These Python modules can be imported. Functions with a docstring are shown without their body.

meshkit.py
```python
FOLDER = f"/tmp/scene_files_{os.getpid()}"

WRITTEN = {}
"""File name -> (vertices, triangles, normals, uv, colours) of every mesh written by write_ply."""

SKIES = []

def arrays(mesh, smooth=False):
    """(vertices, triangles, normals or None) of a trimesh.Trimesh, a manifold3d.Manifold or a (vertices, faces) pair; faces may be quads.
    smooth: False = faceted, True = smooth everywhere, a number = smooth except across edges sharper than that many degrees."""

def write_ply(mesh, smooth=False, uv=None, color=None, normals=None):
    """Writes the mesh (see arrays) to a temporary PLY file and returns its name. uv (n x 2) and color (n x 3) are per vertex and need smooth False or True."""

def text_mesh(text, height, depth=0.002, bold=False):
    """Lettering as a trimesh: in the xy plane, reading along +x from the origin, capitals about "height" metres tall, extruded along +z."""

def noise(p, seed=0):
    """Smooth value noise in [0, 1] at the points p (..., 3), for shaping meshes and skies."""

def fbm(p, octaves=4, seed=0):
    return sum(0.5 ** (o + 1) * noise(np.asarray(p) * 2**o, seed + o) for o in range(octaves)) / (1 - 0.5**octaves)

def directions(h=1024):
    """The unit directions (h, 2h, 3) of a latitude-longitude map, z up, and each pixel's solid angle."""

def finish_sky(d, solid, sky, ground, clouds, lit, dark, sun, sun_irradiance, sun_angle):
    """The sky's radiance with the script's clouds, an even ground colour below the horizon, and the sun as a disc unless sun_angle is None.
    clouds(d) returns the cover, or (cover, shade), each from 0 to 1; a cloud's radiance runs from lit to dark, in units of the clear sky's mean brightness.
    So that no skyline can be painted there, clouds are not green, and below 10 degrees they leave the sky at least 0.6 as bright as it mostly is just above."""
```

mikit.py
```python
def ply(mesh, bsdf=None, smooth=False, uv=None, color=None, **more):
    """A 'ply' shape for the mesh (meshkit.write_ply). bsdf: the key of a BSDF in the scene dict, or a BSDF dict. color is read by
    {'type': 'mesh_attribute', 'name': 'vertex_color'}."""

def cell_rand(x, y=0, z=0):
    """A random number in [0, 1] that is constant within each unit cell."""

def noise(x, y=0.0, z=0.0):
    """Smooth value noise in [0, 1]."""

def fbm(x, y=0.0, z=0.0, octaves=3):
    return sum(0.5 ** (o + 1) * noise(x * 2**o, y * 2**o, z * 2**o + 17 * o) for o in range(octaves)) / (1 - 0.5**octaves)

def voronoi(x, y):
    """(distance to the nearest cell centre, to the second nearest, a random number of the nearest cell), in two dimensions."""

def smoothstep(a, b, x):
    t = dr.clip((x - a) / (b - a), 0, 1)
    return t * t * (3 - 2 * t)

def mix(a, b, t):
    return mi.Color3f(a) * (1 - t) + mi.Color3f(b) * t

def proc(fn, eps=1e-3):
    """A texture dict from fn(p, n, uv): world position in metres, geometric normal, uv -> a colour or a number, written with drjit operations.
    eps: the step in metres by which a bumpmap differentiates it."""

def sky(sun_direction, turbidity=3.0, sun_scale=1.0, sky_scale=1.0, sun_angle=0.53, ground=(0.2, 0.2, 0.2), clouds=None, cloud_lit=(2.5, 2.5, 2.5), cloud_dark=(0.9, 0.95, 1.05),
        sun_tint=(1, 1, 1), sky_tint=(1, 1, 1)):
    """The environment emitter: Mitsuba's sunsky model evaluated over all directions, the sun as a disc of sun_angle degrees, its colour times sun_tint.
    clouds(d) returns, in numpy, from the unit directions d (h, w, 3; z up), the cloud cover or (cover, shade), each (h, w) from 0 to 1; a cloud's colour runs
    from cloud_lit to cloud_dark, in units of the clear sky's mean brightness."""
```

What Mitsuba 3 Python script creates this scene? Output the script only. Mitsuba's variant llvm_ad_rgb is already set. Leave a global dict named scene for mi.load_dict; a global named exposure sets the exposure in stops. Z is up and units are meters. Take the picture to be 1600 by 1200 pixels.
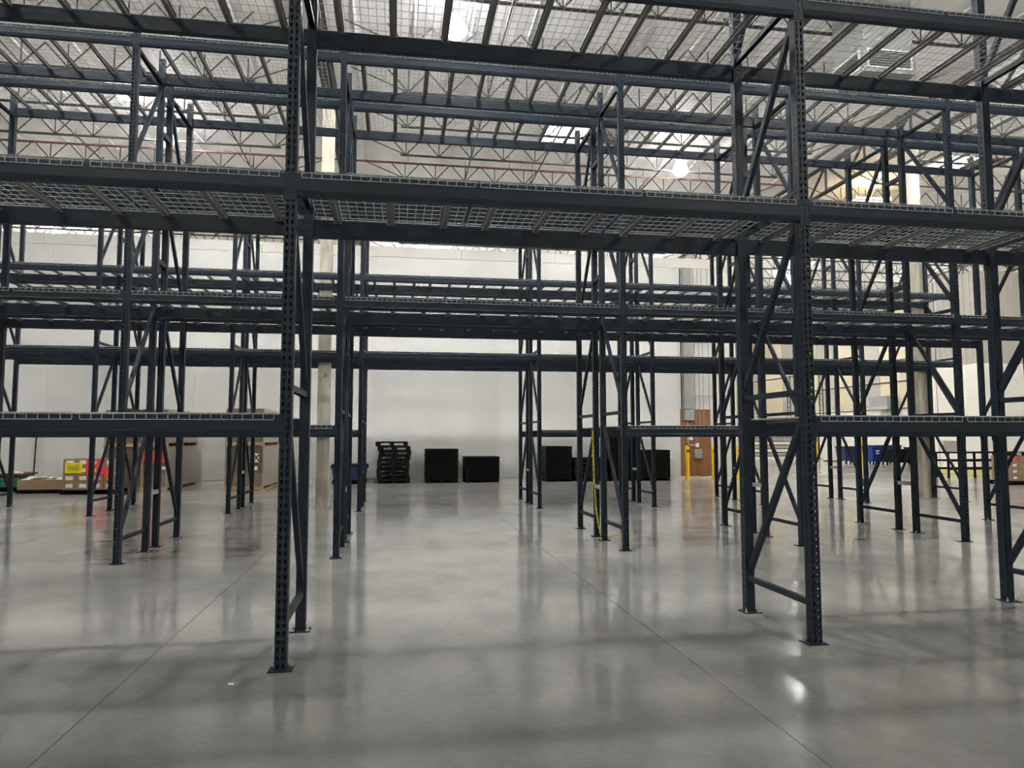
import math, random
import numpy as np, trimesh, mitsuba as mi, drjit as dr, mikit, meshkit
from shapely.geometry import Polygon, box as sbox
from mikit import noise, fbm, mix, smoothstep, proc, ply

random.seed(7); RNG = np.random.default_rng(7)
T = mi.ScalarTransform4f
scene, labels = {'type': 'scene'}, {}

# ------------------------------------------------------------------ camera, exposure
YAW, PITCH, ROLL = 0.15936, 0.073859, -0.000908
CAM = np.array([0.7104, 0.0, 1.491])
fw = np.array([math.sin(YAW) * math.cos(PITCH), math.cos(YAW) * math.cos(PITCH), math.sin(PITCH)])
rt = np.array([math.cos(YAW), -math.sin(YAW), 0.0])
up = np.cross(rt, fw)
up = up * math.cos(ROLL) - rt * math.sin(ROLL)
scene['camera'] = {'type': 'perspective', 'fov': math.degrees(2 * math.atan(800 / 1132.35)), 'fov_axis': 'x',
                   'near_clip': 0.05, 'far_clip': 500.0,
                   'to_world': T().look_at(origin=CAM.tolist(), target=(CAM + fw).tolist(), up=up.tolist())}
exposure = 0.78
LAMP_L, SKY_L, WARM_L = 330.0, 9.0, 150.0

# ------------------------------------------------------------------ materials
def rgb(r, g, b): return {'type': 'rgb', 'value': [r, g, b]}
def srgb(r, g, b):
    f = lambda c: c / 12.92 if c <= .04045 else ((c + .055) / 1.055) ** 2.4
    return rgb(*[f(c / 255.) for c in (r, g, b)])
def mat(name, color, rough=.5, metallic=0., spec=.5, bump=None, **kw):
    b = {'type': 'principled', 'base_color': color, 'roughness': rough, 'metallic': metallic, 'specular': spec, **kw}
    if bump: b = {'type': 'bumpmap', 'arbitrary': bump[0], 'scale': bump[1], 'bsdf': b}
    scene[name] = {'type': 'twosided', 'bsdf': b}
    return name

def floor_col(p, n, uv):
    a = fbm(p.x * .45 + 3, p.y * .45, 0., 3)
    b = fbm(p.x * 3.1, p.y * 2.3, 4., 3)
    c = noise(p.x * 40, p.y * 40, 1.)
    d = fbm(p.x * 1.1 + 5, p.y * 1.1, 8., 4)
    v = .142 + .080 * a + .075 * (b - .5) + .06 * (d - .5) + .022 * (c - .5)
    tint = noise(p.x * .3 + 11, p.y * .3, 5.)
    return mi.Color3f(v * (1.0 + .03 * tint), v * 1.005, v * (.975 - .035 * tint))
def floor_rough(p, n, uv):
    return .09 + .08 * fbm(p.x * 1.3, p.y * .9, 9., 3)
def floor_bump(p, n, uv): return fbm(p.x * 1.7, p.y * 1.1, 2., 3)
mat('mat_floor', proc(floor_col), proc(floor_rough), spec=.55, bump=(proc(floor_bump, .02), .0022))
mat('mat_joint', srgb(52, 50, 47), .9)
mat('mat_rack', rgb(.0122, .0190, .0280), .42, spec=.15)
mat('mat_galv', rgb(.43, .435, .43), .45, .1)
mat('mat_channel', rgb(.135, .134, .132), .55, .1)
def ins_col(p, n, uv):
    w = noise(p.x * 9., p.y * .6, 3.)
    v = .90 + .06 * (w - .5) + .05 * (fbm(p.x * .8, p.y * .5, 0., 2) - .5)
    return mi.Color3f(v, v * .99, v * .955)
mat('mat_insulation', proc(ins_col), .55, spec=.3)
mat('mat_joist', srgb(38, 35, 33), .6)
def panel_col(p, n, uv):
    v = .62 + .012 * (noise(p.x * 14., p.z * .25, 1.) - .5) + .04 * (fbm(p.x * .5, p.z * .5, 2., 2) - .5)
    return mi.Color3f(v, v * .997, v * .965)
mat('mat_panel', proc(panel_col), .42, spec=.4)
mat('mat_panel_cap', srgb(204, 202, 196), .45)
mat('mat_base', srgb(222, 219, 208), .5)
mat('mat_dark', srgb(38, 36, 34), .7)
mat('mat_white', srgb(232, 230, 222), .5)
mat('mat_grey_panel', srgb(170, 166, 158), .5)
mat('mat_beige', srgb(205, 194, 168), .55)
def cream_col(p, n, uv):
    s = fbm(p.x * 9, (p.z + p.x * 2.) * 1.6, 0., 3)
    return mix([.60, .57, .46], [.50, .47, .37], smoothstep(.45, .62, s))
mat('mat_cream', proc(cream_col), .5)
def ply_col(p, n, uv):
    g = fbm(p.x * 26, p.z * 1.6, 0., 4)
    return mix([.17, .068, .020], [.26, .112, .036], g)
mat('mat_plywood', proc(ply_col), .6)
def card_col(p, n, uv):
    g = fbm(p.x * 5, p.y * 5, p.z * 9, 3)
    return mix([.17, .115, .075], [.22, .155, .10], g)
mat('mat_card', proc(card_col), .75)
def card2_col(p, n, uv):
    g = fbm(p.x * 5 + 7, p.y * 5, p.z * 9, 3)
    return mix([.25, .165, .098], [.31, .21, .13], g)
mat('mat_card_light', proc(card2_col), .75)
mat('mat_card_grey', srgb(98, 84, 74), .6)
def wood_col(p, n, uv):
    g = fbm(p.x * 4, p.y * 4, p.z * 30, 3)
    return mix([.30, .21, .12], [.42, .31, .19], g)
mat('mat_wood', proc(wood_col), .8)
def wrap_bump(p, n, uv): return fbm(p.x * 3, p.y * 7, p.z * 5, 3)
mat('mat_wrap', srgb(146, 138, 126), .28, spec=.6, bump=(proc(wrap_bump, .01), .03))
mat('mat_black', rgb(.0018, .0018, .002), .5, spec=.08)
mat('mat_black2', rgb(.005, .005, .0052), .5, spec=.12)
mat('mat_red', srgb(225, 62, 58), .6)
mat('mat_yellow', srgb(232, 190, 20), .45)
mat('mat_yellow_sign', srgb(222, 200, 22), .5)
mat('mat_paleyellow', srgb(216, 208, 130), .5)
mat('mat_chain', srgb(232, 216, 40), .4)
mat('mat_teal', srgb(48, 120, 98), .45)
mat('mat_blue', srgb(24, 52, 130), .4)
mat('mat_navy', srgb(34, 44, 84), .5)
mat('mat_elec', srgb(140, 143, 144), .5)
mat('mat_maroon', srgb(84, 48, 46), .6)
mat('mat_paper', srgb(228, 222, 208), .8)
mat('mat_green', srgb(40, 120, 60), .6)
mat('mat_redpipe', srgb(96, 58, 50), .6)

# ------------------------------------------------------------------ mesh helpers
def bx(x0, x1, y0, y1, z0, z1):
    m = trimesh.creation.box((abs(x1 - x0), abs(y1 - y0), abs(z1 - z0)))
    m.apply_translation(((x0 + x1) / 2, (y0 + y1) / 2, (z0 + z1) / 2)); return m
def cat(ms): return trimesh.util.concatenate(ms)
def frame_of(a, b, side=None):
    d = np.asarray(b, float) - np.asarray(a, float); L = np.linalg.norm(d); d /= L
    s = np.array([1., 0, 0]) if side is None else np.asarray(side, float)
    if abs(s @ d) > .95: s = np.array([0, 1., 0])
    s = s - d * (s @ d); s /= np.linalg.norm(s)
    return d, s, np.cross(d, s), L
def prism(profile, a, b, side=None, cap=True):
    """A profile [(u, v)] (counter-clockwise) swept straight from a to b; u runs along side, v along d x side."""
    d, s, t, L = frame_of(a, b, side)
    pr = np.asarray(profile, float); n = len(pr)
    ring = pr[:, :1] * s + pr[:, 1:] * t
    v = np.vstack([np.asarray(a) + ring, np.asarray(b) + ring])
    f = []
    for i in range(n):
        j = (i + 1) % n
        f += [[i, j, n + j], [i, n + j, n + i]]
    if cap:
        tv, tf = trimesh.creation.triangulate_polygon(Polygon(pr), engine='earcut')
        # match triangulated vertices to the ring
        idx = [int(np.argmin(((pr - q) ** 2).sum(1))) for q in tv]
        for tri in tf:
            q = [idx[k] for k in tri]
            f += [[q[2], q[1], q[0]], [q[0] + n, q[1] + n, q[2] + n]]
    m = trimesh.Trimesh(v, f, process=False)
    return m
def sq(w, h): return [(-w / 2, -h / 2), (w / 2, -h / 2), (w / 2, h / 2), (-w / 2, h / 2)]
def ngon(r, n=6): return [(r * math.cos(2 * math.pi * i / n), r * math.sin(2 * math.pi * i / n)) for i in range(n)]
def cchan(w, h, t=.004):
    """open channel: back at v=-h/2, flanges towards +v"""
    return [(-w/2, -h/2), (w/2, -h/2), (w/2, h/2), (w/2 - t, h/2), (w/2 - t, -h/2 + t), (-w/2 + t, -h/2 + t), (-w/2 + t, h/2), (-w/2, h/2)]
def bar(a, b, w=.04, h=.04, side=None): return prism(sq(w, h), a, b, side)
def rod(a, b, r, n=6, side=None, cap=False): return prism(ngon(r, n), a, b, side, cap)
def lathe(pts, n=20):
    return trimesh.creation.revolve(np.asarray(pts, float), sections=n)
def wires(segs, r):
    """Many square wires as one mesh: segs [(a, b, side)]"""
    V, F = [], []; o = 0
    pr = np.array(ngon(r, 4))
    for a, b in segs:
        d, s, t, L = frame_of(a, b)
        ring = pr[:, :1] * s + pr[:, 1:] * t
        V += [np.asarray(a) + ring, np.asarray(b) + ring]
        for i in range(4):
            j = (i + 1) % 4
            F += [[o + i, o + j, o + 4 + j], [o + i, o + 4 + j, o + 4 + i]]
        o += 8
    return trimesh.Trimesh(np.vstack(V), F, process=False)

# ------------------------------------------------------------------ scene helpers
_count = {}
def numbered(key):
    n = _count.get(key, 0); _count[key] = n + 1
    return key if n == 0 else f'{key}_{n:03d}'
PL = {}
def shape(tag, make, m, smooth=False):
    """ply dict shared between alike pieces"""
    k = (tag, m)
    if k not in PL: PL[k] = ply(make() if callable(make) else make, m, smooth=smooth)
    return PL[k]
def put(key, shp, loc=(0, 0, 0), rz=0., M=None):
    t = M if M is not None else T().translate(list(map(float, loc)))
    if M is None and rz: t = t.rotate([0, 0, 1], float(rz))
    scene[key] = {**shp, 'to_world': t}
    return key
def thing(name, label, category, group=None):
    k = numbered(name); labels[k] = {'label': label, 'category': category}
    if group: labels[k]['group'] = group
    return k
def part(name, shp, parent, loc=(0, 0, 0), rz=0., M=None, label=None):
    k = put(numbered(parent + '__' + name), shp, loc, rz, M)
    if label: labels[k] = {'label': label}
    return k
def one(name, shp, label, category, loc=(0, 0, 0), rz=0., group=None):
    return put(thing(name, label, category, group), shp, loc, rz)
def struct(name, mesh, m, label):
    scene[name] = ply(mesh, m); labels[name] = {'label': label, 'kind': 'structure'}
    return name
def loc_part(name, mesh, m, parent, smooth=False, label=None, loc=(0, 0, 0), rz=0.):
    return part(name, ply(mesh, m, smooth=smooth), parent, loc, rz, label=label)

# ------------------------------------------------------------------ the hall: floor, walls, ceiling
X0, X1, Y0, Y1 = -29.0, 32.0, -7.0, 63.0
ROOF = 9.92
struct('floor', bx(X0, X1, Y0, Y1, -.12, -.03), 'mat_joint', 'wide grey polished concrete warehouse floor with saw-cut joints')
xs = [-29.0] + [x for x in np.arange(-.92 - 3.6 * 7, 32, 3.6)] + [32.0]
ys = [-7.0] + [y for y in np.arange(-2.4, 62, 4.6)] + [63.0]
for i in range(len(xs) - 1):
    for j in range(len(ys) - 1):
        if xs[i + 1] - xs[i] < .3: continue
        g = .0025
        part('slab', ply(bx(xs[i] + g, xs[i + 1] - g, ys[j] + g / 2, ys[j + 1] - g / 2, -.03, 0.), 'mat_floor'), 'floor')

FW = 25.3            # face of the white cold-room wall
FX1, FTOP = 13.17, 8.15
struct('wall_back', bx(X0, FX1, FW + .05, Y1 - 1, 0, FTOP - .02), 'mat_panel_cap', 'long white insulated-panel cold room wall across the back')
pw = 1.12; x = FX1; pan = None
while x > -17.5:
    part('panel', shape('bp', lambda: bx(-pw + .0025, 0, 0, .05, .10, FTOP - .36), 'mat_panel'), 'wall_back', (x, FW, 0)); x -= pw
part('panel', ply(bx(X0, x - .004, FW, FW + .05, .10, FTOP - .36), 'mat_panel'), 'wall_back')
x = FX1
while x > -20:
    part('cap_flashing', shape('cf', lambda: cat([bx(-3.4 + .004, -.004, -.02, .06, FTOP - .355, FTOP - .02), bx(-3.4 + .004, -.004, -.03, .3, FTOP - .02, FTOP)]), 'mat_panel_cap'), 'wall_back', (x, FW, 0)); x -= 3.4
part('end_trim', ply(bx(FX1 - .005, FX1 + .06, FW - .03, FW + .12, .0, FTOP), 'mat_panel_cap'), 'wall_back')
struct('baseboard_back', cat([bx(X0, FX1, FW - .045, FW + .05, 0, .075)]), 'mat_base', 'white curb along the foot of the back wall')

# the outer shell
struct('wall_left', bx(X0 - .3, X0, Y0, Y1, 0, ROOF), 'mat_grey_panel', 'grey outer wall on the left')
struct('wall_front', bx(X0, X1, Y0 - .3, Y0, 0, ROOF), 'mat_grey_panel', 'grey wall behind the camera')
struct('wall_end', bx(FX1, X1, Y1 - .02, Y1 + .3, 0, ROOF), 'mat_grey_panel', 'far end wall of the dock area')
struct('wall_dock', bx(X1 + .06, X1 + .4, Y0, Y1, 0, ROOF), 'mat_dark', 'dock wall of beige and grey metal panels far on the right')
y = 30.0; k = 0
while y < Y1:
    w = 2.9 if k % 2 == 0 else 2.1
    part('panel', ply(bx(X1, X1 + .06, y + .02, min(y + w, Y1) - .02, 3.45, ROOF), 'mat_beige' if k % 2 == 0 else 'mat_grey_panel'), 'wall_dock', label='beige metal panel' if k % 2 == 0 else None)
    part('white_panel', ply(bx(X1, X1 + .06, y + .01, min(y + w, Y1) - .01, 0, 3.43), 'mat_white'), 'wall_dock')
    y += w; k += 1
part('panel', ply(bx(X1, X1 + .06, Y0, 29.98, 0, ROOF), 'mat_grey_panel'), 'wall_dock')

# the second block at the right, white below and ribbed grey above
BX, BY1 = 23.45, 28.6
struct('wall_right', bx(BX + .05, X1 - .01, FW + .05, BY1, 0, FTOP), 'mat_dark', 'white and grey panelled block wall at the right')
x = BX
while x < X1 - .3:
    w = min(1.0, X1 - .02 - x)
    part('white_panel', ply(bx(x + .004, x + w - .004, FW, FW + .05, 0, 4.42), 'mat_white'), 'wall_right')
    rib = cat([bx(x + .004, x + w - .004, FW + .012, FW + .05, 4.425, FTOP)] + [bx(x + w * f - .05, x + w * f + .05, FW - .006, FW + .012, 4.425, FTOP) for f in (.2, .5, .8)])
    part('grey_panel', ply(rib, 'mat_grey_panel'), 'wall_right'); x += w
y = FW
while y < BY1 - .1:
    w = min(1.1, BY1 - y)
    part('white_panel', ply(bx(BX, BX + .05, y + .055, y + w - .004, 0, 4.42), 'mat_white'), 'wall_right')
    rib = cat([bx(BX + .012, BX + .05, y + .055, y + w - .004, 4.425, FTOP)] + [bx(BX - .006, BX + .012, y + w * f - .05, y + w * f + .05, 4.425, FTOP) for f in (.25, .55, .85)])
    part('grey_panel', ply(rib, 'mat_grey_panel'), 'wall_right'); y += w
struct('baseboard_right', cat([bx(BX - .06, X1, FW - .06, FW - .002, 0, .24), bx(BX - .06, BX - .002, FW - .002, BY1, 0, .24)]), 'mat_paleyellow', 'pale yellow guard strip along the foot of the right block wall')

struct('ceiling', bx(X0, X1, Y0, Y1, ROOF + .22, ROOF + .4), 'mat_insulation', 'white vinyl-faced insulation ceiling under the roof deck')
JY0, JS = 16.25, 1.87
SKYL = [(4.68, 18.6), (16.95, 18.75), (-6.15, 17.77)]
SW, SLN = 1.15, 1.05
def strip_mesh(w, ya, yb):
    nx, ny = 9, max(2, int((yb - ya) / .47))
    u = np.linspace(0, 1, nx); yy = np.linspace(ya, yb, ny)
    U, YY = np.meshgrid(u, yy, indexing='ij')
    ph = (YY - JY0) / JS * math.pi
    sag = .030 * np.sin(ph) ** 2 + .020 * (1 - (2 * U - 1) ** 2)
    z = ROOF + .035 - sag
    v = np.stack([U * w, YY, z], -1).reshape(-1, 3)
    f = []
    for i in range(nx - 1):
        for j in range(ny - 1):
            a = i * ny + j
            f += [[a, a + 1, a + ny + 1], [a, a + ny + 1, a + ny]]
    low = trimesh.Trimesh(v, f, process=False)
    rim = cat([bx(0, .012, ya, yb, ROOF - .01, ROOF + .05), bx(w - .012, w, ya, yb, ROOF - .01, ROOF + .05)])
    return cat([low, rim])
sx = X0; W = 1.2
while sx < X1:
    w = min(W, X1 - sx)
    cuts = [Y0, 10., 25., 40., Y1]
    # leave openings for the skylights
    for (ax, ay) in SKYL:
        if ax - .02 <= sx + w / 2 <= ax + SW + .02: pass
    for a, b in zip(cuts[:-1], cuts[1:]):
        segs = [(a, b)]
        for (ax, ay) in SKYL:
            if sx < ax + SW - .01 and sx + w > ax + .01:
                new = []
                for (p, q) in segs:
                    if p < ay < q: new += [(p, ay), (ay + SLN, q)]
                    else: new.append((p, q))
                segs = new
        for (p, q) in segs:
            sh = shape(('ins', round(w, 3), round(p, 3), round(q, 3)), lambda: strip_mesh(w, p, q), 'mat_insulation', smooth=30)
            part('insulation_strip', sh, 'ceiling', (sx, 0, 0))
    sx += w

# ------------------------------------------------------------------ columns, roof steel
CX = [-.84, 13.72, 28.2]
def column(x, y, label):
    t = thing('steel_column', label, 'column')
    part('shaft', shape('shaft', lambda: bx(-.13, .13, -.125, .125, .02, 8.95), 'mat_cream'), t, (x, y, 0))
    part('base_plate', shape('cbase', lambda: bx(-.19, .19, -.125, .125, 0, .02), 'mat_cream'), t, (x, y, 0))
    part('cap_plate', shape('ccap', lambda: bx(-.2, .2, -.2, .2, 8.95, 8.98), 'mat_joist'), t, (x, y, 0))
column(CX[0], 16.317, 'cream square steel column seen just right of the nearest left rack upright')
column(CX[1], 16.317, 'cream square steel column among the rack uprights on the right')

ZB = 9.41
def joist(x0, x1, y, label, split):
    L = x1 - x0
    t = thing('bar_joist', label, 'roof joist', 'open-web roof joists under the white ceiling')
    off = 1.45
    part('bottom_chord', shape(('jc', round(L, 3)), lambda: cat([bx(off, L - off, -.036, -.006, -.045, -.039), bx(off, L - off, -.012, -.006, -.045, .0), bx(off, L - off, .006, .036, -.045, -.039), bx(off, L - off, .006, .012, -.045, .0)]), 'mat_joist'), t, (x0, y, ZB))
    n = max(2, int(round((L - 2 * off - .3) / .9))); st = (L - 2 * off - .3) / n
    top = ROOF - ZB - .022
    dg = lambda: rod((0, 0, -.02), (st / 2, 0, top), .016, 5)
    dm = lambda: rod((0, 0, -.02), (-st / 2, 0, top), .016, 5)
    vt = lambda: rod((0, 0, -.02), (0, 0, top), .014, 5)
    ed = lambda: rod((0, 0, -.02), (-1.3, 0, top), .015, 5)
    er = lambda: rod((0, 0, -.02), (1.3, 0, top), .015, 5)
    st_ = round(st, 4)
    if split:
        for i in range(n + 1):
            px = x0 + off + .15 + i * st
            for nm, f in (('d', dg), ('m', dm), ('v', vt)):
                part('web_rod', shape(('w' + nm, st_), f, 'mat_joist'), t, (px, y, ZB))
        part('web_rod', shape('we', ed, 'mat_joist'), t, (x0 + off + .15, y, ZB))
        part('web_rod', shape('wr', er, 'mat_joist'), t, (x1 - off - .15, y, ZB))
    else:
        def webm():
            o = []
            for i in range(n + 1):
                for f in (dg, dm, vt):
                    m = f(); m.apply_translation((off + .15 + i * st, 0, 0)); o.append(m)
            m = ed(); m.apply_translation((off + .15, 0, 0)); o.append(m)
            m = er(); m.apply_translation((L - off - .15, 0, 0)); o.append(m)
            return cat(o)
        part('web', shape(('web', round(L, 3)), webm, 'mat_joist'), t, (x0, y, ZB))
BAYS = [(-15.4, CX[0]), (CX[0], CX[1]), (CX[1], CX[2]), (CX[2], X1 - .1)]
BN = ['left of the cream column', 'between the two cream columns', 'right of the right-hand cream column', 'over the far dock wall']
ORD = lambda i: ['first', 'second', 'third', 'fourth', 'fifth', 'sixth', 'seventh', 'eighth', 'ninth', 'tenth', 'eleventh', 'twelfth', 'thirteenth', 'fourteenth', 'fifteenth', 'sixteenth', 'seventeenth', 'eighteenth', 'nineteenth', 'twentieth', 'twenty-first', 'twenty-second', 'twenty-third', 'twenty-fourth', 'twenty-fifth', 'twenty-sixth', 'twenty-seventh', 'twenty-eighth', 'twenty-ninth', 'thirtieth'][i]
for b, (a0, a1) in enumerate(BAYS):
    ks = range(-5, 10) if b < 2 else range(-5, 23)
    for n_, k in enumerate(ks):
        y = JY0 + JS * k
        joist(a0 + .16, a1 - .16, y, f'{ORD(n_)} dark open-web roof joist from the front, {BN[b]}', y < 26 and b < 3)

def girder(x, y0, y1, label):
    t = thing('joist_girder', label, 'girder')
    part('bottom_chord', ply(cat([bx(x - .09, x - .012, y0, y1, 9.0, 9.012), bx(x - .024, x - .012, y0, y1, 9.0, 9.08), bx(x + .012, x + .09, y0, y1, 9.0, 9.012), bx(x + .012, x + .024, y0, y1, 9.0, 9.08)]), 'mat_joist'), t)
    part('top_chord', ply(cat([bx(x - .09, x - .012, y0, y1, 9.83, 9.86), bx(x + .012, x + .09, y0, y1, 9.83, 9.86)]), 'mat_joist'), t)
    ks = [k for k in range(-9, 26) if y0 < JY0 + JS * k < y1 - JS / 2]
    for k in ks:
        y = JY0 + JS * k
        part('web_member', shape('gv', lambda: bar((0, 0, 9.05), (0, 0, 9.86), .05, .05), 'mat_joist'), t, (x, y, 0))
        part('web_member', shape('gd', lambda: bar((0, 0, 9.85), (0, JS / 2, 9.05), .06, .05), 'mat_joist'), t, (x, y, 0))
        part('web_member', shape('ge', lambda: bar((0, JS / 2, 9.05), (0, JS, 9.85), .06, .05), 'mat_joist'), t, (x, y, 0))
girder(CX[0], 1.2, 33.0, 'deep dark lattice roof girder running away above the left cream column')
girder(CX[1], 1.2, Y1 - .4, 'deep dark lattice roof girder running away above the right cream column')
girder(CX[2], 1.2, Y1 - .4, 'deep dark lattice roof girder over the far dock area')

PIPEN = {-7.53: 'far left', -3.5: 'left of the left cream column', 2.72: 'above the cross aisle, left one', 4.76: 'above the cross aisle, right one', 6.8: 'right of cross aisle', 8.3: 'left of the hanging duct'}
for px_, nm in PIPEN.items():
    t = thing('sprinkler_pipe', f'thin dark sprinkler pipe running away under the roof, {nm}', 'pipe')
    part('pipe', shape('spipe', lambda: rod((0, 4, 9.3), (0, 24.9, 9.3), .021, 8), 'mat_joist', 40), t, (px_, 0, 0))
    for yy in np.arange(6.0, 24.5, 3.05):
        part('hanger', shape('shang', lambda: rod((0, 0, 9.31), (0, 0, 9.9), .006, 4), 'mat_joist'), t, (px_, yy, 0))
        part('sprinkler_head', shape('shead', lambda: cat([rod((0, .3, 9.32), (0, .3, 9.40), .014, 6, cap=True), rod((0, .3, 9.40), (0, .3, 9.405), .03, 8, cap=True)]), 'mat_joist'), t, (px_, yy, 0))
t = thing('sprinkler_main', 'dull red sprinkler main crossing under the roof at the left', 'pipe')
part('pipe', ply(rod((-15, 20.9, 9.5), (13.4, 20.9, 9.5), .03, 10), 'mat_redpipe', smooth=40), t)
for xx in np.arange(-14, 13, 3.0):
    part('hanger', shape('mhang', lambda: rod((0, 20.9, 9.54), (0, 20.9, 9.93), .007, 4), 'mat_joist'), t, (xx, 0, 0))

# hanging supply duct
t = thing('supply_duct', 'grey square air duct dropping from the roof with white framed grilles', 'duct')
DX0, DX1, DY0, DY1 = 9.02, 10.02, 11.5, 12.4
part('duct', ply(cat([bx(DX0, DX1, DY0, DY1, 8.62, ROOF - .02), bx(DX0 - .015, DX1 + .015, DY0 - .015, DY1 + .015, 9.20, 9.24)]), 'mat_elec'), t)
part('plenum', ply(bx(DX0 - .03, DX1 + .03, DY0 - .03, DY1 + .03, 8.10, 8.62), 'mat_elec'), t)
def grille(wd):
    o = [bx(0, wd, -.02, 0, 0, .03), bx(0, wd, -.02, 0, .33, .36), bx(0, .03, -.02, 0, .03, .33), bx(wd - .03, wd, -.02, 0, .03, .33)]
    return cat(o)
def slats(wd): return cat([bx(.03, wd - .03, -.012, -.002, .05 + .045 * i, .068 + .045 * i) for i in range(7)])
for (p, rz) in (((DX0 + .05, DY0 - .031, 8.17), 0), ((DX0 - .031, DY1 - .05, 8.17), -90)):
    wd = .9 if rz == 0 else .8
    g = part('grille', shape(('gr', wd), lambda: grille(wd), 'mat_white'), t, p, rz, label='white framed air grille')
    part('slat_bank', shape(('gs', wd), lambda: slats(wd), 'mat_dark'), g, p, rz)

# skylights
for i, (ax, ay) in enumerate(SKYL):
    t = thing('skylight', ['bright square skylight right of the middle of the roof', 'bright skylight beyond the right cream column', 'glaring skylight high at the left behind the rack'][i], 'skylight')
    part('frame', ply(cat([bx(ax - .04, ax, ay - .04, ay + SLN + .04, ROOF - .04, ROOF + .2), bx(ax + SW, ax + SW + .04, ay - .04, ay + SLN + .04, ROOF - .04, ROOF + .2), bx(ax, ax + SW, ay - .04, ay, ROOF - .04, ROOF + .2), bx(ax, ax + SW, ay + SLN, ay + SLN + .04, ROOF - .04, ROOF + .2)]), 'mat_white'), t)
    k = part('diffuser', ply(bx(ax, ax + SW, ay, ay + SLN, ROOF + .02, ROOF + .05), 'mat_white'), t, label='glowing white diffuser')
    scene[k]['emitter'] = {'type': 'area', 'radiance': rgb(SKY_L, SKY_L * 1.0, SKY_L * .99)}

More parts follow.
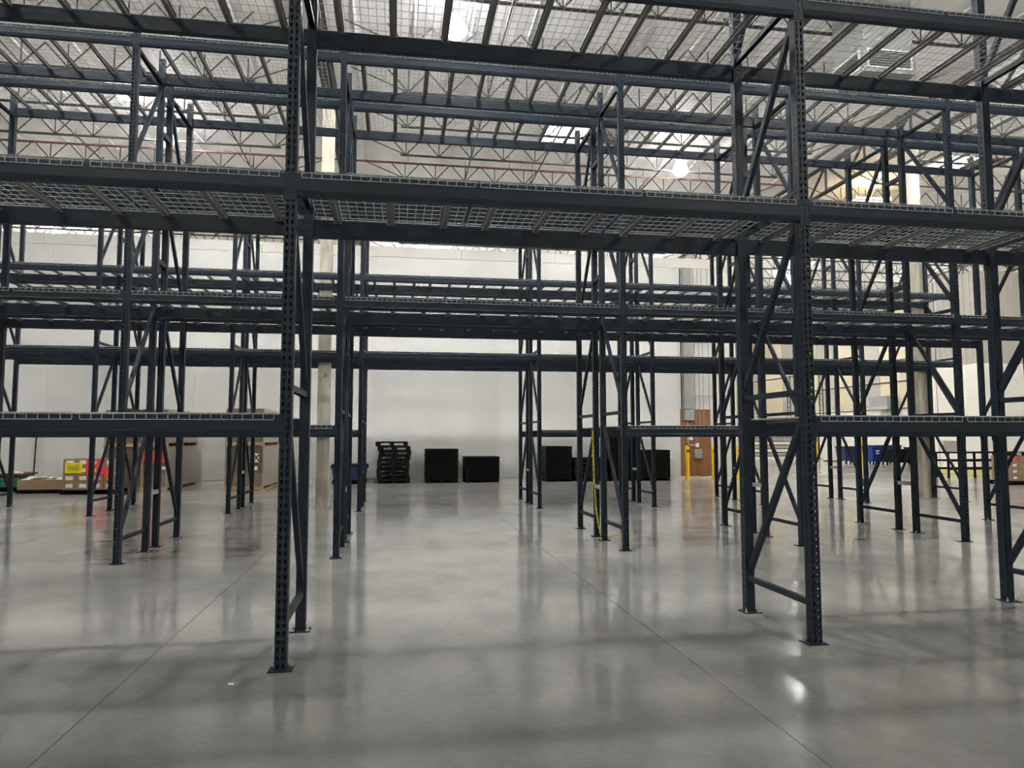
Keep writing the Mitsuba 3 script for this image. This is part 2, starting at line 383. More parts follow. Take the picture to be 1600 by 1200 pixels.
# high-bay lamps
LENS = [(0.001, -.315), (.08, -.30), (.145, -.26), (.20, -.20), (.232, -.13), (.22, -.08), (.19, -.01), (.155, .06), (.12, .13), (.10, .16)]
CAN = [(.104, .155), (.106, .17), (.085, .20), (.075, .22), (.075, .40), (.06, .42), (.001, .42)]
def lamp(x, y, z, label, L=LAMP_L):
    t = thing('high_bay_lamp', label, 'lamp', 'round high-bay lamps under the roof')
    part('housing', shape('can', lambda: lathe(CAN, 16), 'mat_elec', 40), t, (x, y, z))
    k = part('lens', shape('lens', lambda: lathe(LENS, 16), 'mat_white', 40), t, (x, y, z), label='glowing round prismatic lens')
    scene[k]['emitter'] = {'type': 'area', 'radiance': rgb(L, L * .988, L * .945)}
    part('hook', shape(('hook', round(z, 3)), lambda: rod((0, 0, .41), (0, 0, ROOF - z + .0), .012, 5), 'mat_joist'), t, (x, y, z))
ZL = 9.4
LAMPS = [(1.77, 13.34, 'round glowing high-bay lamp at the top of the picture, left of the middle'), (8.86, 19.63, 'round glowing high-bay lamp above the far rack, right of the middle'),
         (-5.3, 19.63, 'round high-bay lamp glaring behind the left rack uprights'), (-12.4, 13.34, 'round high-bay lamp of the middle lamp row, at the far left'), (15.95, 13.34, 'round high-bay lamp of the middle lamp row, at the far right'),
         (-5.3, 7.35, 'round high-bay lamp over the front aisle, left'), (1.77, 7.35, 'round high-bay lamp over the front aisle, middle'), (8.86, 7.35, 'round high-bay lamp over the front aisle, right'), (23.0, 7.35, 'round high-bay lamp over the front aisle, far right'), (23.0, 19.63, 'round high-bay lamp above the far rack, at the far right'),
         (1.77, 30.2, 'round high-bay lamp above the cold room roof, middle'), (-12.4, 30.2, 'round high-bay lamp above the cold room roof, left'), (12.0, 30.0, 'round high-bay lamp above the cold room roof, right'),
         (-5.3, -5.0, 'round high-bay lamp behind the camera, left'), (8.86, -5.0, 'round high-bay lamp behind the camera, right')]
for lx, ly, lb in LAMPS: lamp(lx, ly, ZL, lb)
for (lx, ly, nm) in ((20., 33., 'near left'), (27., 33., 'near right'), (20., 44., 'middle left'), (27., 44., 'middle right'), (20., 55., 'deep left'), (27., 55., 'deep right')):
    lamp(lx, ly, ZL, f'round high-bay lamp over the dock area, {nm}')
t = thing('linear_lamp', 'warm yellow twin tube lamp glowing above the far rack on the right', 'lamp')
WX, WY, WZ = 15.55, 21.3, 9.36
part('housing', ply(cat([bx(WX, WX + 1.25, WY - .03, WY + .03, WZ, WZ + .06), bx(WX - .03, WX, WY - .15, WY + .15, WZ - .05, WZ + .07), bx(WX + 1.25, WX + 1.28, WY - .15, WY + .15, WZ - .05, WZ + .07)]), 'mat_white'), t)
for yy in (-.11, .11):
    for xx in (0.02, .64):
        k = part('tube', shape('tube', lambda: rod((0, 0, 0), (.58, 0, 0), .016, 8, side=(0, 1, 0), cap=True), 'mat_white'), t, (WX + xx, WY + yy, WZ - .03))
        scene[k]['emitter'] = {'type': 'area', 'radiance': rgb(WARM_L, WARM_L * .62, WARM_L * .20)}
for xx in (.2, 1.05):
    part('hanger', shape('whang', lambda: rod((0, 0, .06), (0, 0, ROOF - WZ), .006, 4), 'mat_joist'), t, (WX + xx, WY, WZ))

# ------------------------------------------------------------------ pallet racks
P_ = .0762; HP = P_ / 2; PITCH_ = .0508
B8, B12 = 2.5285, 3.7303
XF = {'LLL': -3 * B8, 'LL': -2 * B8, 'L': -B8, 'C': 0., 'R': B12, 'S': B12 + B8, 'T': B12 + 2 * B8, 'U': B12 + 3 * B8, 'V': B12 + 4 * B8}
DEP = .9906
LEV = [1.643, 3.265, 4.875, 6.505]
def tear(cx, cz):
    return [(cx - .0095, cz + .010), (cx - .006, cz + .0155), (cx + .006, cz + .0155), (cx + .0095, cz + .010), (cx + .0045, cz - .0135), (cx - .0045, cz - .0135)]
def tri_poly(p):
    v, f = trimesh.creation.triangulate_polygon(p, engine='earcut'); return np.asarray(v), np.asarray(f)
def post_mesh(h, fine):
    """C-section post: perforated face towards -y, open back towards +y."""
    V, F = [], []; o = 0
    n = int(h / PITCH_)
    def sheet(w, holes, place, walls, t=.0024):
        nonlocal o
        pv, pf = tri_poly(Polygon([(-w / 2, 0), (w / 2, 0), (w / 2, PITCH_), (-w / 2, PITCH_)], holes))
        for i in range(n):
            q = pv + [0, i * PITCH_]
            V.append(place(q[:, 0], q[:, 1], 0.)); F.append(pf + o); o += len(q)
            if walls:
                for hl in holes:
                    hl = np.array(hl) + [0, i * PITCH_]; k = len(hl)
                    V.append(place(hl[:, 0], hl[:, 1], 0.)); V.append(place(hl[:, 0], hl[:, 1], t))
                    a = np.arange(k); b = (a + 1) % k
                    F.append(np.stack([a, b, b + k], 1) + o); F.append(np.stack([a, b + k, a + k], 1) + o); o += 2 * k
    c = PITCH_ / 2
    sheet(P_, [tear(-.0175, c), tear(.0175, c)], lambda u, v, d: np.stack([u, u * 0 - HP + d, v], 1), fine)
    if fine:
        for s in (-1, 1):
            hole = [(-.006, c - .009), (.006, c - .009), (.006, c + .009), (-.006, c + .009)]
            sheet(P_, [hole], lambda u, v, d, s=s: np.stack([u * 0 + s * (HP - d), u, v], 1), True)
    m = trimesh.Trimesh(np.vstack(V), np.vstack(F), process=False)
    top = n * PITCH_
    rest = []
    if not fine:
        rest += [bx(-HP, -HP + .0024, -HP, HP, 0, h), bx(HP - .0024, HP, -HP, HP, 0, h)]
    rest += [bx(-HP, HP, HP - .0024, HP, 0, h), bx(-.024, -.014, HP, HP + .003, 0, h), bx(.014, .024, HP, HP + .003, 0, h)]
    rest += [bx(-HP, HP, -HP, -HP + .0024, top, h)]
    if fine: rest += [bx(-HP, -HP + .0024, -HP, HP, top, h), bx(HP - .0024, HP, -HP, HP, top, h)]
    return cat([m] + rest)
def plate_mesh(): return bx(-.075, .075, -.055, .085, 0, .008)
def bolt_mesh():
    return cat([rod((0, 0, .008), (0, 0, .011), .015, 8, cap=True), rod((0, 0, .011), (0, 0, .022), .011, 6, cap=True), rod((0, 0, .02), (0, 0, .042), .006, 6, cap=True)])
HZ = [.285, 1.83, 3.36, 4.88, 6.36]
DZ = [(.36, 1.66), (1.93, 3.16), (3.50, 4.72), (4.98, 6.24)]
def hbar(): return prism(cchan(.042, .044), (0, HP - .016, 0), (0, DEP - HP + .016, 0), side=(1, 0, 0))
def dbar(z0, z1, rear_low):
    a, b = ((0, DEP - HP - .005, z0), (0, HP + .005, z1)) if rear_low else ((0, HP + .005, z0), (0, DEP - HP - .005, z1))
    return prism(cchan(.040, .050), a, b, side=(1, 0, 0))
def upright(rack, x, y, rear_low, fine):
    f = numbered(rack + '__upright_frame')
    part('post', shape(('post', 6.60, fine), lambda: post_mesh(6.592, fine), 'mat_rack'), f, (x, y, .008))
    part('post', shape(('post', 6.72, fine), lambda: post_mesh(6.712, fine), 'mat_rack'), f, (x, y + DEP, .008), 180)
    part('base_plate', shape('plate', plate_mesh, 'mat_rack'), f, (x, y, 0))
    part('base_plate', shape('plate', plate_mesh, 'mat_rack'), f, (x, y + DEP, 0), 180)
    for bx_ in (-.058, .058):
        part('anchor_bolt', shape('bolt', bolt_mesh, 'mat_galv'), f, (x + bx_, y + .062, 0)); part('anchor_bolt', shape('bolt', bolt_mesh, 'mat_galv'), f, (x + bx_, y + DEP - .062, 0))
    for z in HZ: part('horizontal_brace', shape('hbar', hbar, 'mat_rack'), f, (x, y, z))
    for z0, z1 in DZ: part('diagonal_brace', shape(('dbar', z0, rear_low), lambda: dbar(z0, z1, rear_low), 'mat_rack'), f, (x, y, 0))
    return f
def beam_profile(H):
    # u = depth from the outer face (0) inwards, v = height; top of beam at 0
    return [(.010, -H), (.058, -H), (.062, -H + .004), (.062, -.042), (.030, -.042), (.030, -.002), (.027, 0), (.009, 0), (.005, -.004), (.005, -H + .041), (0, -H + .034)]
def beam_mesh(L, H):
    m = trimesh.creation.extrude_polygon(Polygon(beam_profile(H)), L, engine='earcut')
    v = m.vertices.copy(); m.vertices = np.stack([v[:, 2], v[:, 0], v[:, 1]], 1)
    m.fix_normals(); return m
def conn_mesh():
    # connector: plate on the post face with two punched holes, and a side plate at the beam end (beam on the +x side)
    pv = Polygon([(-.036, -.185), (.002, -.185), (.002, .012), (-.036, .012)], [[(-.018 + .006 * math.cos(a), zc + .007 * math.sin(a)) for a in np.arange(6) * math.pi / 3] for zc in (-.035, -.135)])
    m = trimesh.creation.extrude_polygon(pv, .004, engine='earcut')
    v = m.vertices.copy(); m.vertices = np.stack([v[:, 0], v[:, 2] - .004 + .012, v[:, 1]], 1); m.fix_normals()
    return cat([m, bx(-.002, .002, .006, .062, -.185, .012)])
def beam(rack, xa, xb, yout, face, z, H):
    """face -1: the outer face looks towards -y. Outer face at yout."""
    b = numbered(rack + '__beam')
    L = xb - xa - P_ - .004
    M = T().translate([xa + HP + .002, yout, z]) if face < 0 else T().translate([xb - HP - .002, yout, z]).rotate([0, 0, 1], 180)
    scene[b] = {**shape(('beam', round(L, 3), H), lambda: beam_mesh(L, H), 'mat_rack'), 'to_world': M}
    c = shape('conn', conn_mesh, 'mat_rack'); cm = shape('connm', lambda: conn_mesh().apply_transform(np.diag([-1., 1, 1, 1])), 'mat_rack')
    if face < 0:
        part('connector', c, b, (xa + HP, yout, z)); part('connector', cm, b, (xb - HP, yout, z))
    else:
        part('connector', c, b, (xb - HP, yout, z), 180); part('connector', cm, b, (xa + HP, yout, z), 180)
DW = 1.168
YO = HP + .0125          # beam outer face in front of the post centre
def deck_mesh():
    segs = []; r = .0027
    D = DEP + 2 * YO + .008
    nx = 18
    for i in range(nx + 1):
        x_ = -DW / 2 + DW * i / nx
        y0, y1 = -YO - .004, DEP + YO + .004
        segs += [((x_, y0, .004), (x_, y1, .004)), ((x_, y0, .006), (x_, y0, -.034)), ((x_, y1, .006), (x_, y1, -.034))]
    for y_ in np.linspace(.03, DEP - .03, 10): segs.append(((-DW / 2, y_, .0085), (DW / 2, y_, .0085)))
    for y_ in (-YO - .004, DEP + YO + .004): segs.append(((-DW / 2, y_, -.034), (DW / 2, y_, -.034)))
    segs.append(((-DW / 2, -YO + .014, .0085), (DW / 2, -YO + .014, .0085))); segs.append(((-DW / 2, DEP + YO - .014, .0085), (DW / 2, DEP + YO - .014, .0085)))
    return wires(segs, r)
def chan_mesh():
    y0, y1 = -YO + .034, DEP + YO - .034
    up_ = prism([(-.030, .0), (-.030, -.004), (-.019, -.004), (-.017, -.028), (.017, -.028), (.019, -.004), (.030, -.004), (.030, .0), (.016, .0), (.013, -.024), (-.013, -.024), (-.016, .0)][::-1], (0, y0 + .03, 0), (0, y1 - .03, 0), side=(-1, 0, 0))
    v = np.array(up_.vertices)
    ends = [bx(-.034, .034, y0, y0 + .04, -.0385, -.034), bx(-.034, .034, y1 - .04, y1, -.0385, -.034), bx(-.028, .028, y0 + .026, y0 + .03, -.036, -.002), bx(-.028, .028, y1 - .03, y1 - .026, -.036, -.002)]
    return cat([up_] + ends)
def deck(x, y, z, label, group):
    t = thing('wire_deck', label, 'wire deck', group)
    part('wire_mesh', shape('deckwire', deck_mesh, 'mat_galv'), t, (x, y, z))
    for dx in (-.43, 0, .43): part('support_channel', shape('chan', chan_mesh, 'mat_channel'), t, (x + dx, y, z))
BAYNAME = {('LLL', 'LL'): 'third bay left of cross aisle', ('LL', 'L'): 'second bay left of cross aisle', ('L', 'C'): 'first bay left of cross aisle', ('C', 'R'): 'wide bay over cross aisle', ('R', 'S'): 'first bay right of cross aisle', ('S', 'T'): 'second bay right of cross aisle', ('T', 'U'): 'third bay right of cross aisle', ('U', 'V'): 'fourth bay right of cross aisle'}
LVN = ['lowest', 'second', 'third', 'top']
def run(rack, frames, y, rear_low, fine, where):
    for f in frames: upright(rack, XF[f], y, rear_low, fine)
    for a, b in zip(frames[:-1], frames[1:]):
        tun = (a, b) == ('C', 'R'); H = .155 if tun else .14
        for li, z in enumerate(LEV):
            if tun and li == 0: continue
            beam(rack, XF[a], XF[b], y - YO, -1, z, H); beam(rack, XF[a], XF[b], y + DEP + YO, 1, z, H)
            n = 3 if tun else 2
            gap = (XF[b] - XF[a] - n * DW) / (n + 1) if tun else .055
            for i in range(n):
                if tun: cx = XF[a] + HP + .035 + DW / 2 + i * (XF[b] - XF[a] - 2 * HP - .07 - DW) / 2
                else: cx = XF[a] + HP + .035 + DW / 2 + i * (XF[b] - XF[a] - 2 * HP - .07 - DW)
                pos = ['left', 'middle', 'right'][i] if tun else ['left', 'right'][i]
                deck(cx, y, z, f'{pos} wire deck, {LVN[li]} level, {BAYNAME[(a, b)]}, {where}', f'wire decks of the {where}')
RY = {'1': 4.963, '2a': 9.346, '2b': 10.733, '3a': 15.136, '3b': 16.508}
r1 = thing('pallet_rack', 'nearest dark blue-grey steel pallet rack row crossing the whole foreground', 'pallet rack')
run(r1, ['L', 'C', 'R', 'S', 'T'], RY['1'], True, True, 'nearest rack')
r2 = thing('pallet_rack', 'middle double row of dark blue-grey pallet racking with a yellow chain on it', 'pallet rack')
run(r2, ['LL', 'L', 'C', 'R', 'S', 'T', 'U'], RY['2a'], False, False, 'front row of middle rack')
run(r2, ['LL', 'L', 'C', 'R', 'S', 'T', 'U'], RY['2b'], True, False, 'rear row of middle rack')
r3 = thing('pallet_rack', 'farthest double row of dark pallet racking in front of the white wall', 'pallet rack')
run(r3, ['LLL', 'LL', 'L', 'C', 'R', 'S', 'T', 'U', 'V'], RY['3a'], False, False, 'front row of far rack')
run(r3, ['LLL', 'LL', 'L', 'C', 'R', 'S', 'T', 'U', 'V'], RY['3b'], True, False, 'rear row of far rack')
def spacer(ya, yb): return cat([bx(-.032, .032, ya + HP, yb - HP, -.03, -.026), bx(-.032, -.028, ya + HP, yb - HP, -.03, .03), bx(.028, .032, ya + HP, yb - HP, -.03, .03)])
for rk, fr, ka, kb in ((r2, ['LL', 'L', 'C', 'R', 'S', 'T', 'U'], '2a', '2b'), (r3, ['LLL', 'LL', 'L', 'C', 'R', 'S', 'T', 'U', 'V'], '3a', '3b')):
    for f in fr:
        if rk == r3 and f == 'V': continue
        for z in (.76, 3.9, 5.7):
            part('row_spacer', shape(('sp', ka), lambda: spacer(RY[ka] + DEP, RY[kb]), 'mat_galv' if z < 1 else 'mat_rack'), rk, (XF[f], 0, z), label='galvanised row spacer' if z < 1 else None)

# ------------------------------------------------------------------ yellow chain on the middle rack
def link(): 
    a = np.linspace(0, 2 * math.pi, 13)[:-1]
    P = np.stack([.013 * np.cos(a), 0 * a, .024 * np.sin(a)], 1)
    return wires([(P[i], P[(i + 1) % 12]) for i in range(12)], .0048)
t = thing('plastic_chain', 'yellow plastic link chain hanging down the middle rack and trailing on the floor', 'chain')
pts = [np.array([3.665, 10.69, 1.60]), np.array([3.672, 10.66, .9]), np.array([3.70, 10.655, .42]), np.array([3.745, 10.65, .12]), np.array([3.78, 10.645, .016]), np.array([3.95, 10.70, .014]), np.array([4.10, 10.76, .014]), np.array([4.22, 10.72, .014]), np.array([4.34, 10.80, .014])]
acc = [0.]
for a, b in zip(pts[:-1], pts[1:]): acc.append(acc[-1] + np.linalg.norm(b - a))
s = .02; i = 0
while s < acc[-1]:
    q = np.array([np.interp(s, acc, [p_[k] for p_ in pts]) for k in range(3)]); e = np.array([np.interp(min(s + .01, acc[-1]), acc, [p_[k] for p_ in pts]) for k in range(3)]); d = e - q; d /= max(np.linalg.norm(d), 1e-9)
    side = np.array([1., 0, 0]) if i % 2 == 0 else np.array([0, 1., 0])
    side = side - d * (side @ d); side /= np.linalg.norm(side)
    Mx = np.eye(4); Mx[:3, 0] = side; Mx[:3, 1] = np.cross(d, side); Mx[:3, 2] = d; Mx[:3, 3] = q
    part('link', shape('link', link, 'mat_chain'), t, M=T(Mx)); s += .036; i += 1

# ------------------------------------------------------------------ goods along the back wall
def pallet_mesh(w=1.2, d=1.0, h=.14):
    o = []
    for i in range(3): o.append(bx(-w / 2, w / 2, -d / 2 + i * (d - .09) / 2, -d / 2 + .09 + i * (d - .09) / 2, .02, h - .02))
    n = 7; bw = .11
    for i in range(n):
        x_ = -w / 2 + i * (w - bw) / (n - 1); o.append(bx(x_, x_ + bw, -d / 2, d / 2, h - .02, h))
    for i in range(3):
        x_ = -w / 2 + i * (w - bw) / 2; o.append(bx(x_, x_ + bw, -d / 2, d / 2, 0, .02))
    return cat(o)
def plastic_pallet(w=1.08, d=1.0, h=.15):
    o = [bx(-w / 2, w / 2, -d / 2, d / 2, h - .035, h)]
    for ix in (-1, 0, 1):
        for iy in (-1, 0, 1):
            o.append(bx(ix * (w / 2 - .07) - .07, ix * (w / 2 - .07) + .07, iy * (d / 2 - .07) - .07, iy * (d / 2 - .07) + .07, .02, h - .03))
    for iy in (-1, 0, 1): o.append(bx(-w / 2, w / 2, iy * (d / 2 - .06) - .06, iy * (d / 2 - .06) + .06, 0, .022))
    o.append(bx(-w / 2 - .006, w / 2 + .006, -d / 2 - .006, d / 2 + .006, h - .05, h - .03))
    return cat(o)
def slanted(x0, x1, z0, z1): pass
# loose stack of black plastic pallets
YB = 24.62
dxs = [.0, .06, .05, .07, .07, .06, .10, .02, .0]
for i in range(9):
    k = 8 - i
    sh = shape('pp', lambda: plastic_pallet(1.04, .96, .151), 'mat_black2')
    one('plastic_pallet', sh, f'black plastic pallet, {ORD(i)} from the floor in the loose stack left of the black containers', 'pallet', (.67 + RNG.uniform(-.04, .04) + (.04 if k in (1, 2) else 0) - (.03 if k == 0 else 0), YB + RNG.uniform(-.02, .02), i * .1515), RNG.uniform(-2.5, 2.5), 'loose stack of black pallets')
for i in range(5):
    one('plastic_pallet', shape('pp2', lambda: plastic_pallet(1.16, .96, .16), 'mat_black2'), f'black plastic pallet, {ORD(i)} from the floor in the low stack behind the yellow chain', 'pallet', (7.33 + RNG.uniform(-.03, .03), YB, i * .161), RNG.uniform(-1, 1), 'low stack of black pallets')
# black folding containers
def container(x0, x1, h, label, y0=24.15, y1=25.12):
    t = thing('pallet_container', label, 'container')
    w = x1 - x0; cx = (x0 + x1) / 2; cy = (y0 + y1) / 2; d = y1 - y0
    part('pallet_base', ply(plastic_pallet(w - .02, d - .02, .13), 'mat_black'), t, (cx, cy, 0))
    body = [bx(-w / 2, w / 2, -d / 2, d / 2, .13, h - .05)]
    z = .30
    while z < h - .12: body.append(bx(-w / 2 - .012, w / 2 + .012, -d / 2 - .012, d / 2 + .012, z, z + .035)); z += .19
    for fx in (-.33, 0, .33): body.append(bx(fx * w - .02, fx * w + .02, -d / 2 - .010, d / 2 + .010, .13, h - .05))
    part('sleeve', ply(cat(body), 'mat_black'), t, (cx, cy, 0))
    part('lid', ply(cat([bx(-w / 2 - .018, w / 2 + .018, -d / 2 - .018, d / 2 + .018, h - .05, h - .012), bx(-w / 2 + .03, w / 2 - .03, -d / 2 + .03, d / 2 - .03, h - .012, h)]), 'mat_black2'), t, (cx, cy, 0))
container(1.71, 2.78, 1.12, 'tall black plastic pallet container next to the loose pallet stack', 24.15, 25.15)
container(3.02, 4.16, .86, 'low black plastic pallet container alone right of the tall one')
container(5.75, 6.66, 1.2, 'black plastic pallet container just right of the far tunnel upright')
container(8.0, 8.95, 1.53, 'tallest black pallet container behind the chained rack upright')
container(9.05, 10.16, 1.06, 'black pallet container nearest the plywood board')
# blue tub with black pallets on it, left end of the black goods
t = thing('storage_tub', 'blue plastic tub topped with a flat grey lid by the column', 'tub')
TX, TY = -.75, 24.55
def tub(w, d, h):
    o = []
    a = [(-w / 2 + .06, -d / 2 + .06), (w / 2 - .06, -d / 2 + .06), (w / 2 - .06, d / 2 - .06), (-w / 2 + .06, d / 2 - .06)]
    b = [(-w / 2, -d / 2), (w / 2, -d / 2), (w / 2, d / 2), (-w / 2, d / 2)]
    v = np.array([(x_, y_, 0) for x_, y_ in a] + [(x_, y_, h) for x_, y_ in b] + [(x_ * .95, y_ * .95, h) for x_, y_ in b] + [(x_ * .93, y_ * .93, .03) for x_, y_ in a])
    f = [[0, 2, 1], [0, 3, 2]]
    for s0 in (0, 4, 8):
        for i_ in range(4):
            j_ = (i_ + 1) % 4
            f += [[s0 + i_, s0 + j_, s0 + 4 + j_], [s0 + i_, s0 + 4 + j_, s0 + 4 + i_]]
    f += [[12, 13, 14], [12, 14, 15]]
    m = trimesh.Trimesh(v, f, process=False)
    return cat([m, bx(-w / 2 - .03, w / 2 + .03, -d / 2 - .03, -d / 2, h - .05, h), bx(-w / 2 - .03, w / 2 + .03, d / 2, d / 2 + .03, h - .05, h), bx(-w / 2 - .03, -w / 2, -d / 2, d / 2, h - .05, h), bx(w / 2, w / 2 + .03, -d / 2, d / 2, h - .05, h)])
part('body', ply(tub(1.12, .9, .42), 'mat_navy'), t, (TX, TY, .13))
part('pallet_base', ply(plastic_pallet(1.06, .9, .13), 'mat_black'), t, (TX, TY, 0))
part('lid', ply(cat([bx(-.60, .60, -.46, .46, .55, .59), bx(-.56, .56, -.42, .42, .59, .63)]), 'mat_black2'), t, (TX, TY, 0))

# cartons and wrapped loads at the left
def carton_mesh(w, d, h):
    m = cat([bx(-w / 2, w / 2, -d / 2, d / 2, 0, h), bx(-w / 2 - .002, w / 2 + .002, -.022, .022, -.0, h + .002)])
    return m
def wrapped(x0, x1, y0, y1, h0, h1, label, xlab):
    """two stacked pallet loads under stretch film"""
    t = thing('wrapped_load', label, 'pallet load')
    w, d = x1 - x0, y1 - y0; cx, cy = (x0 + x1) / 2, (y0 + y1) / 2
    z = 0.
    nx = max(2, int(round(w / .42))); ny = max(2, int(round(d / .5)))
    for (hh, lev) in ((h0, 0), (h1, 1)):
        part('pallet', ply(pallet_mesh(w, d, .13), 'mat_wood'), t, (cx, cy, z)); zz = z + .13
        nz = 3; ch = (hh - .13) / nz
        for k in range(nz):
            for i in range(nx):
                for j in range(ny):
                    ww, dd = (w - .06) / nx, (d - .06) / ny
                    c = part('carton', shape(('ct', round(ww, 3), round(dd, 3), round(ch, 3)), lambda: carton_mesh(ww - .006, dd - .006, ch - .004), 'mat_card_grey' if (k + lev) % 3 else 'mat_card'), t, (x0 + .03 + ww * (i + .5), y0 + .03 + dd * (j + .5), zz + k * ch))
        z += hh
    # film: right side, back and top corners, wrapped around with rounded corners
    film = []
    n = 7
    for (za, zb) in ((.10, h0 - .01), (h0 + .10, h0 + h1)):
        film.append(bx(x1 - .028, x1 - .012, y0 + .02, y1 - .01, za, zb))
        film.append(bx(x0 + .012, x0 + .028, y0 + .02, y1 - .01, za, zb))
        film.append(bx(x0 + .03, x1 - .03, y1 - .03, y1 - .01, za, zb))
        film.append(rod((x1 - .032, y0 + .034, za), (x1 - .032, y0 + .034, zb), .018, 8, cap=True))
        film.append(rod((x0 + .032, y0 + .034, za), (x0 + .032, y0 + .034, zb), .018, 8, cap=True))
    part('stretch_film', ply(cat(film), 'mat_wrap'), t, label='grey wrinkled stretch film')
    return t
a = wrapped(-7.35, -6.30, 21.9, 23.2, 1.22, 1.06, 'brown cartons on two stacked wooden pallets behind the small labelled carton stack', None)
a2 = wrapped(-6.22, -5.52, 21.45, 24.5, 1.24, 1.05, 'long film-wrapped double-stacked carton load with red sheets on its front', None)
a3 = wrapped(-4.05, -2.98, 21.6, 24.2, 1.25, 1.08, 'film-wrapped double-stacked carton load with a white label marked X', None)
def sheet_on(parent, name, x0, x1, z0, z1, y, m, label):
    return loc_part(name, bx(x0, x1, y - .006, y + .003, z0, z1), m, parent, label=label)
sheet_on(a2, 'red_sheet', -5.98, -5.62, 1.52, 1.80, 21.478, 'mat_red', 'red paper sheet')
sheet_on(a2, 'red_sheet', -5.94, -5.60, .80, 1.12, 21.478, 'mat_red', 'red paper sheet')
sheet_on(a2, 'red_sheet', -6.19, -6.02, .86, 1.14, 21.478, 'mat_red', 'red paper sheet')
sheet_on(a2, 'red_sheet', -6.19, -6.05, 2.02, 2.25, 21.478, 'mat_red', 'red paper sheet')
sheet_on(a2, 'white_label', -5.70, -5.55, .62, .70, 21.478, 'mat_paper', 'white label')
sheet_on(a3, 'red_sheet', -3.66, -3.50, 2.0, 2.28, 21.628, 'mat_red', 'red paper sheet')
sheet_on(a3, 'red_sheet', -3.68, -3.58, .92, 1.16, 21.628, 'mat_red', 'red paper sheet')
xl = sheet_on(a3, 'white_label', -3.30, -3.12, .80, 1.05, 21.628, 'mat_paper', 'white label with a black X')
mx = meshkit.text_mesh('X', .17, .003, bold=True); mx.apply_transform(trimesh.transformations.rotation_matrix(math.pi / 2, (1, 0, 0))); mx.apply_translation((-3.272, 21.622, .84))
part('letter', ply(mx, 'mat_dark'), xl)
sheet_on(a3, 'white_label', -3.28, -3.15, .58, .68, 21.628, 'mat_paper', 'small white label')
sheet_on(a3, 'white_label', -3.35, -3.04, 1.29, 1.34, 21.628, 'mat_paper', 'white strip')
# small stack of labelled cartons on a black pallet
one('plastic_pallet', shape('pp3', lambda: plastic_pallet(1.36, .9, .12), 'mat_black'), 'black plastic pallet under the small stack of labelled cartons', 'pallet', (-7.32, 21.35, 0))
cw, cd, ch = .335, .42, .205
for k in range(4):
    for i in range(4):
        for j in range(2):
            cxx, cyy = -7.97 + cw * (i + .5), 20.94 + cd * (j + .5)
            c = thing('carton', f'brown carton, small labelled stack, {ORD(k)} layer, {ORD(i)} from left, {"front" if j == 0 else "back"}', 'box', 'labelled cartons by the wood tray')
            part('box', shape('lc', lambda: carton_mesh(cw - .012, cd - .012, ch - .006), 'mat_card_light'), c, (cxx, cyy, .12 + k * ch))
            if j == 0: part('white_label', shape('lcl', lambda: bx(-.085, .085, -.004, .004, .055, .155), 'mat_paper'), c, (cxx, cyy - cd / 2 + .004, .12 + k * ch), label='white label')
c = thing('notice_sheet', 'yellow notice sheet with dark lines on the labelled cartons', 'sign')
loc_part('sheet', bx(-.21, .21, -.004, .004, -.14, .14), 'mat_yellow_sign', c, loc=(-7.70, 20.925, .70), rz=0)
loc_part('text_line', cat([bx(-.15, .15, -.008, -.004, z_, z_ + .012) for z_ in (-.07, -.03, .01, .05)]), 'mat_dark', c, loc=(-7.70, 20.925, .70), label='dark printed lines')
for (a_, b_, z0, z1, w_) in ((-7.40, -7.18, .50, .94, 'upper'), (-7.14, -6.95, .52, .94, 'middle'), (-6.93, -6.78, .42, .70, 'lower')):
    one('red_sheet', ply(bx(a_, b_, 20.918, 20.926, z0, z1), 'mat_red'), f'red paper sheet on the labelled cartons, {w_} one', 'sheet')
one('carton', ply(carton_mesh(.2, .3, .58), 'mat_card_light'), 'single narrow brown carton on the floor behind the low tray', 'box', (-8.32, 22.72, 0))
# low brown tray on a black pallet
one('plastic_pallet', shape('pp4', lambda: plastic_pallet(1.25, .95, .10), 'mat_black'), 'black plastic pallet under the low brown tray of scrap', 'pallet', (-8.72, 21.95, 0))
t = thing('cardboard_tray', 'low brown cardboard tray heaped with torn packing on a black pallet', 'tray')
w, d, h = 1.2, .9, .26
part('tray', ply(cat([bx(-w / 2, w / 2, -d / 2, -d / 2 + .02, 0, h), bx(-w / 2, w / 2, d / 2 - .02, d / 2, 0, h), bx(-w / 2, -w / 2 + .02, -d / 2 + .02, d / 2 - .02, 0, h), bx(w / 2 - .02, w / 2, -d / 2 + .02, d / 2 - .02, 0, h), bx(-w / 2 + .02, w / 2 - .02, -d / 2 + .02, d / 2 - .02, 0, .02)]), 'mat_card_light'), t, (-8.72, 21.95, .10))
scr = []
for i in range(26):
    m = trimesh.creation.box((RNG.uniform(.15, .38), RNG.uniform(.12, .3), .012))
    m.apply_transform(trimesh.transformations.euler_matrix(*RNG.uniform(-.35, .35, 2), RNG.uniform(0, 3.1))); m.apply_translation((RNG.uniform(-.42, .42), RNG.uniform(-.28, .28), .22 + RNG.uniform(-.03, .08))); scr.append(m)
k = part('packing_scrap', ply(cat(scr), 'mat_paper'), t, (-8.72, 21.95, .10), label='torn pale cardboard scraps'); labels[k]['kind'] = 'stuff'
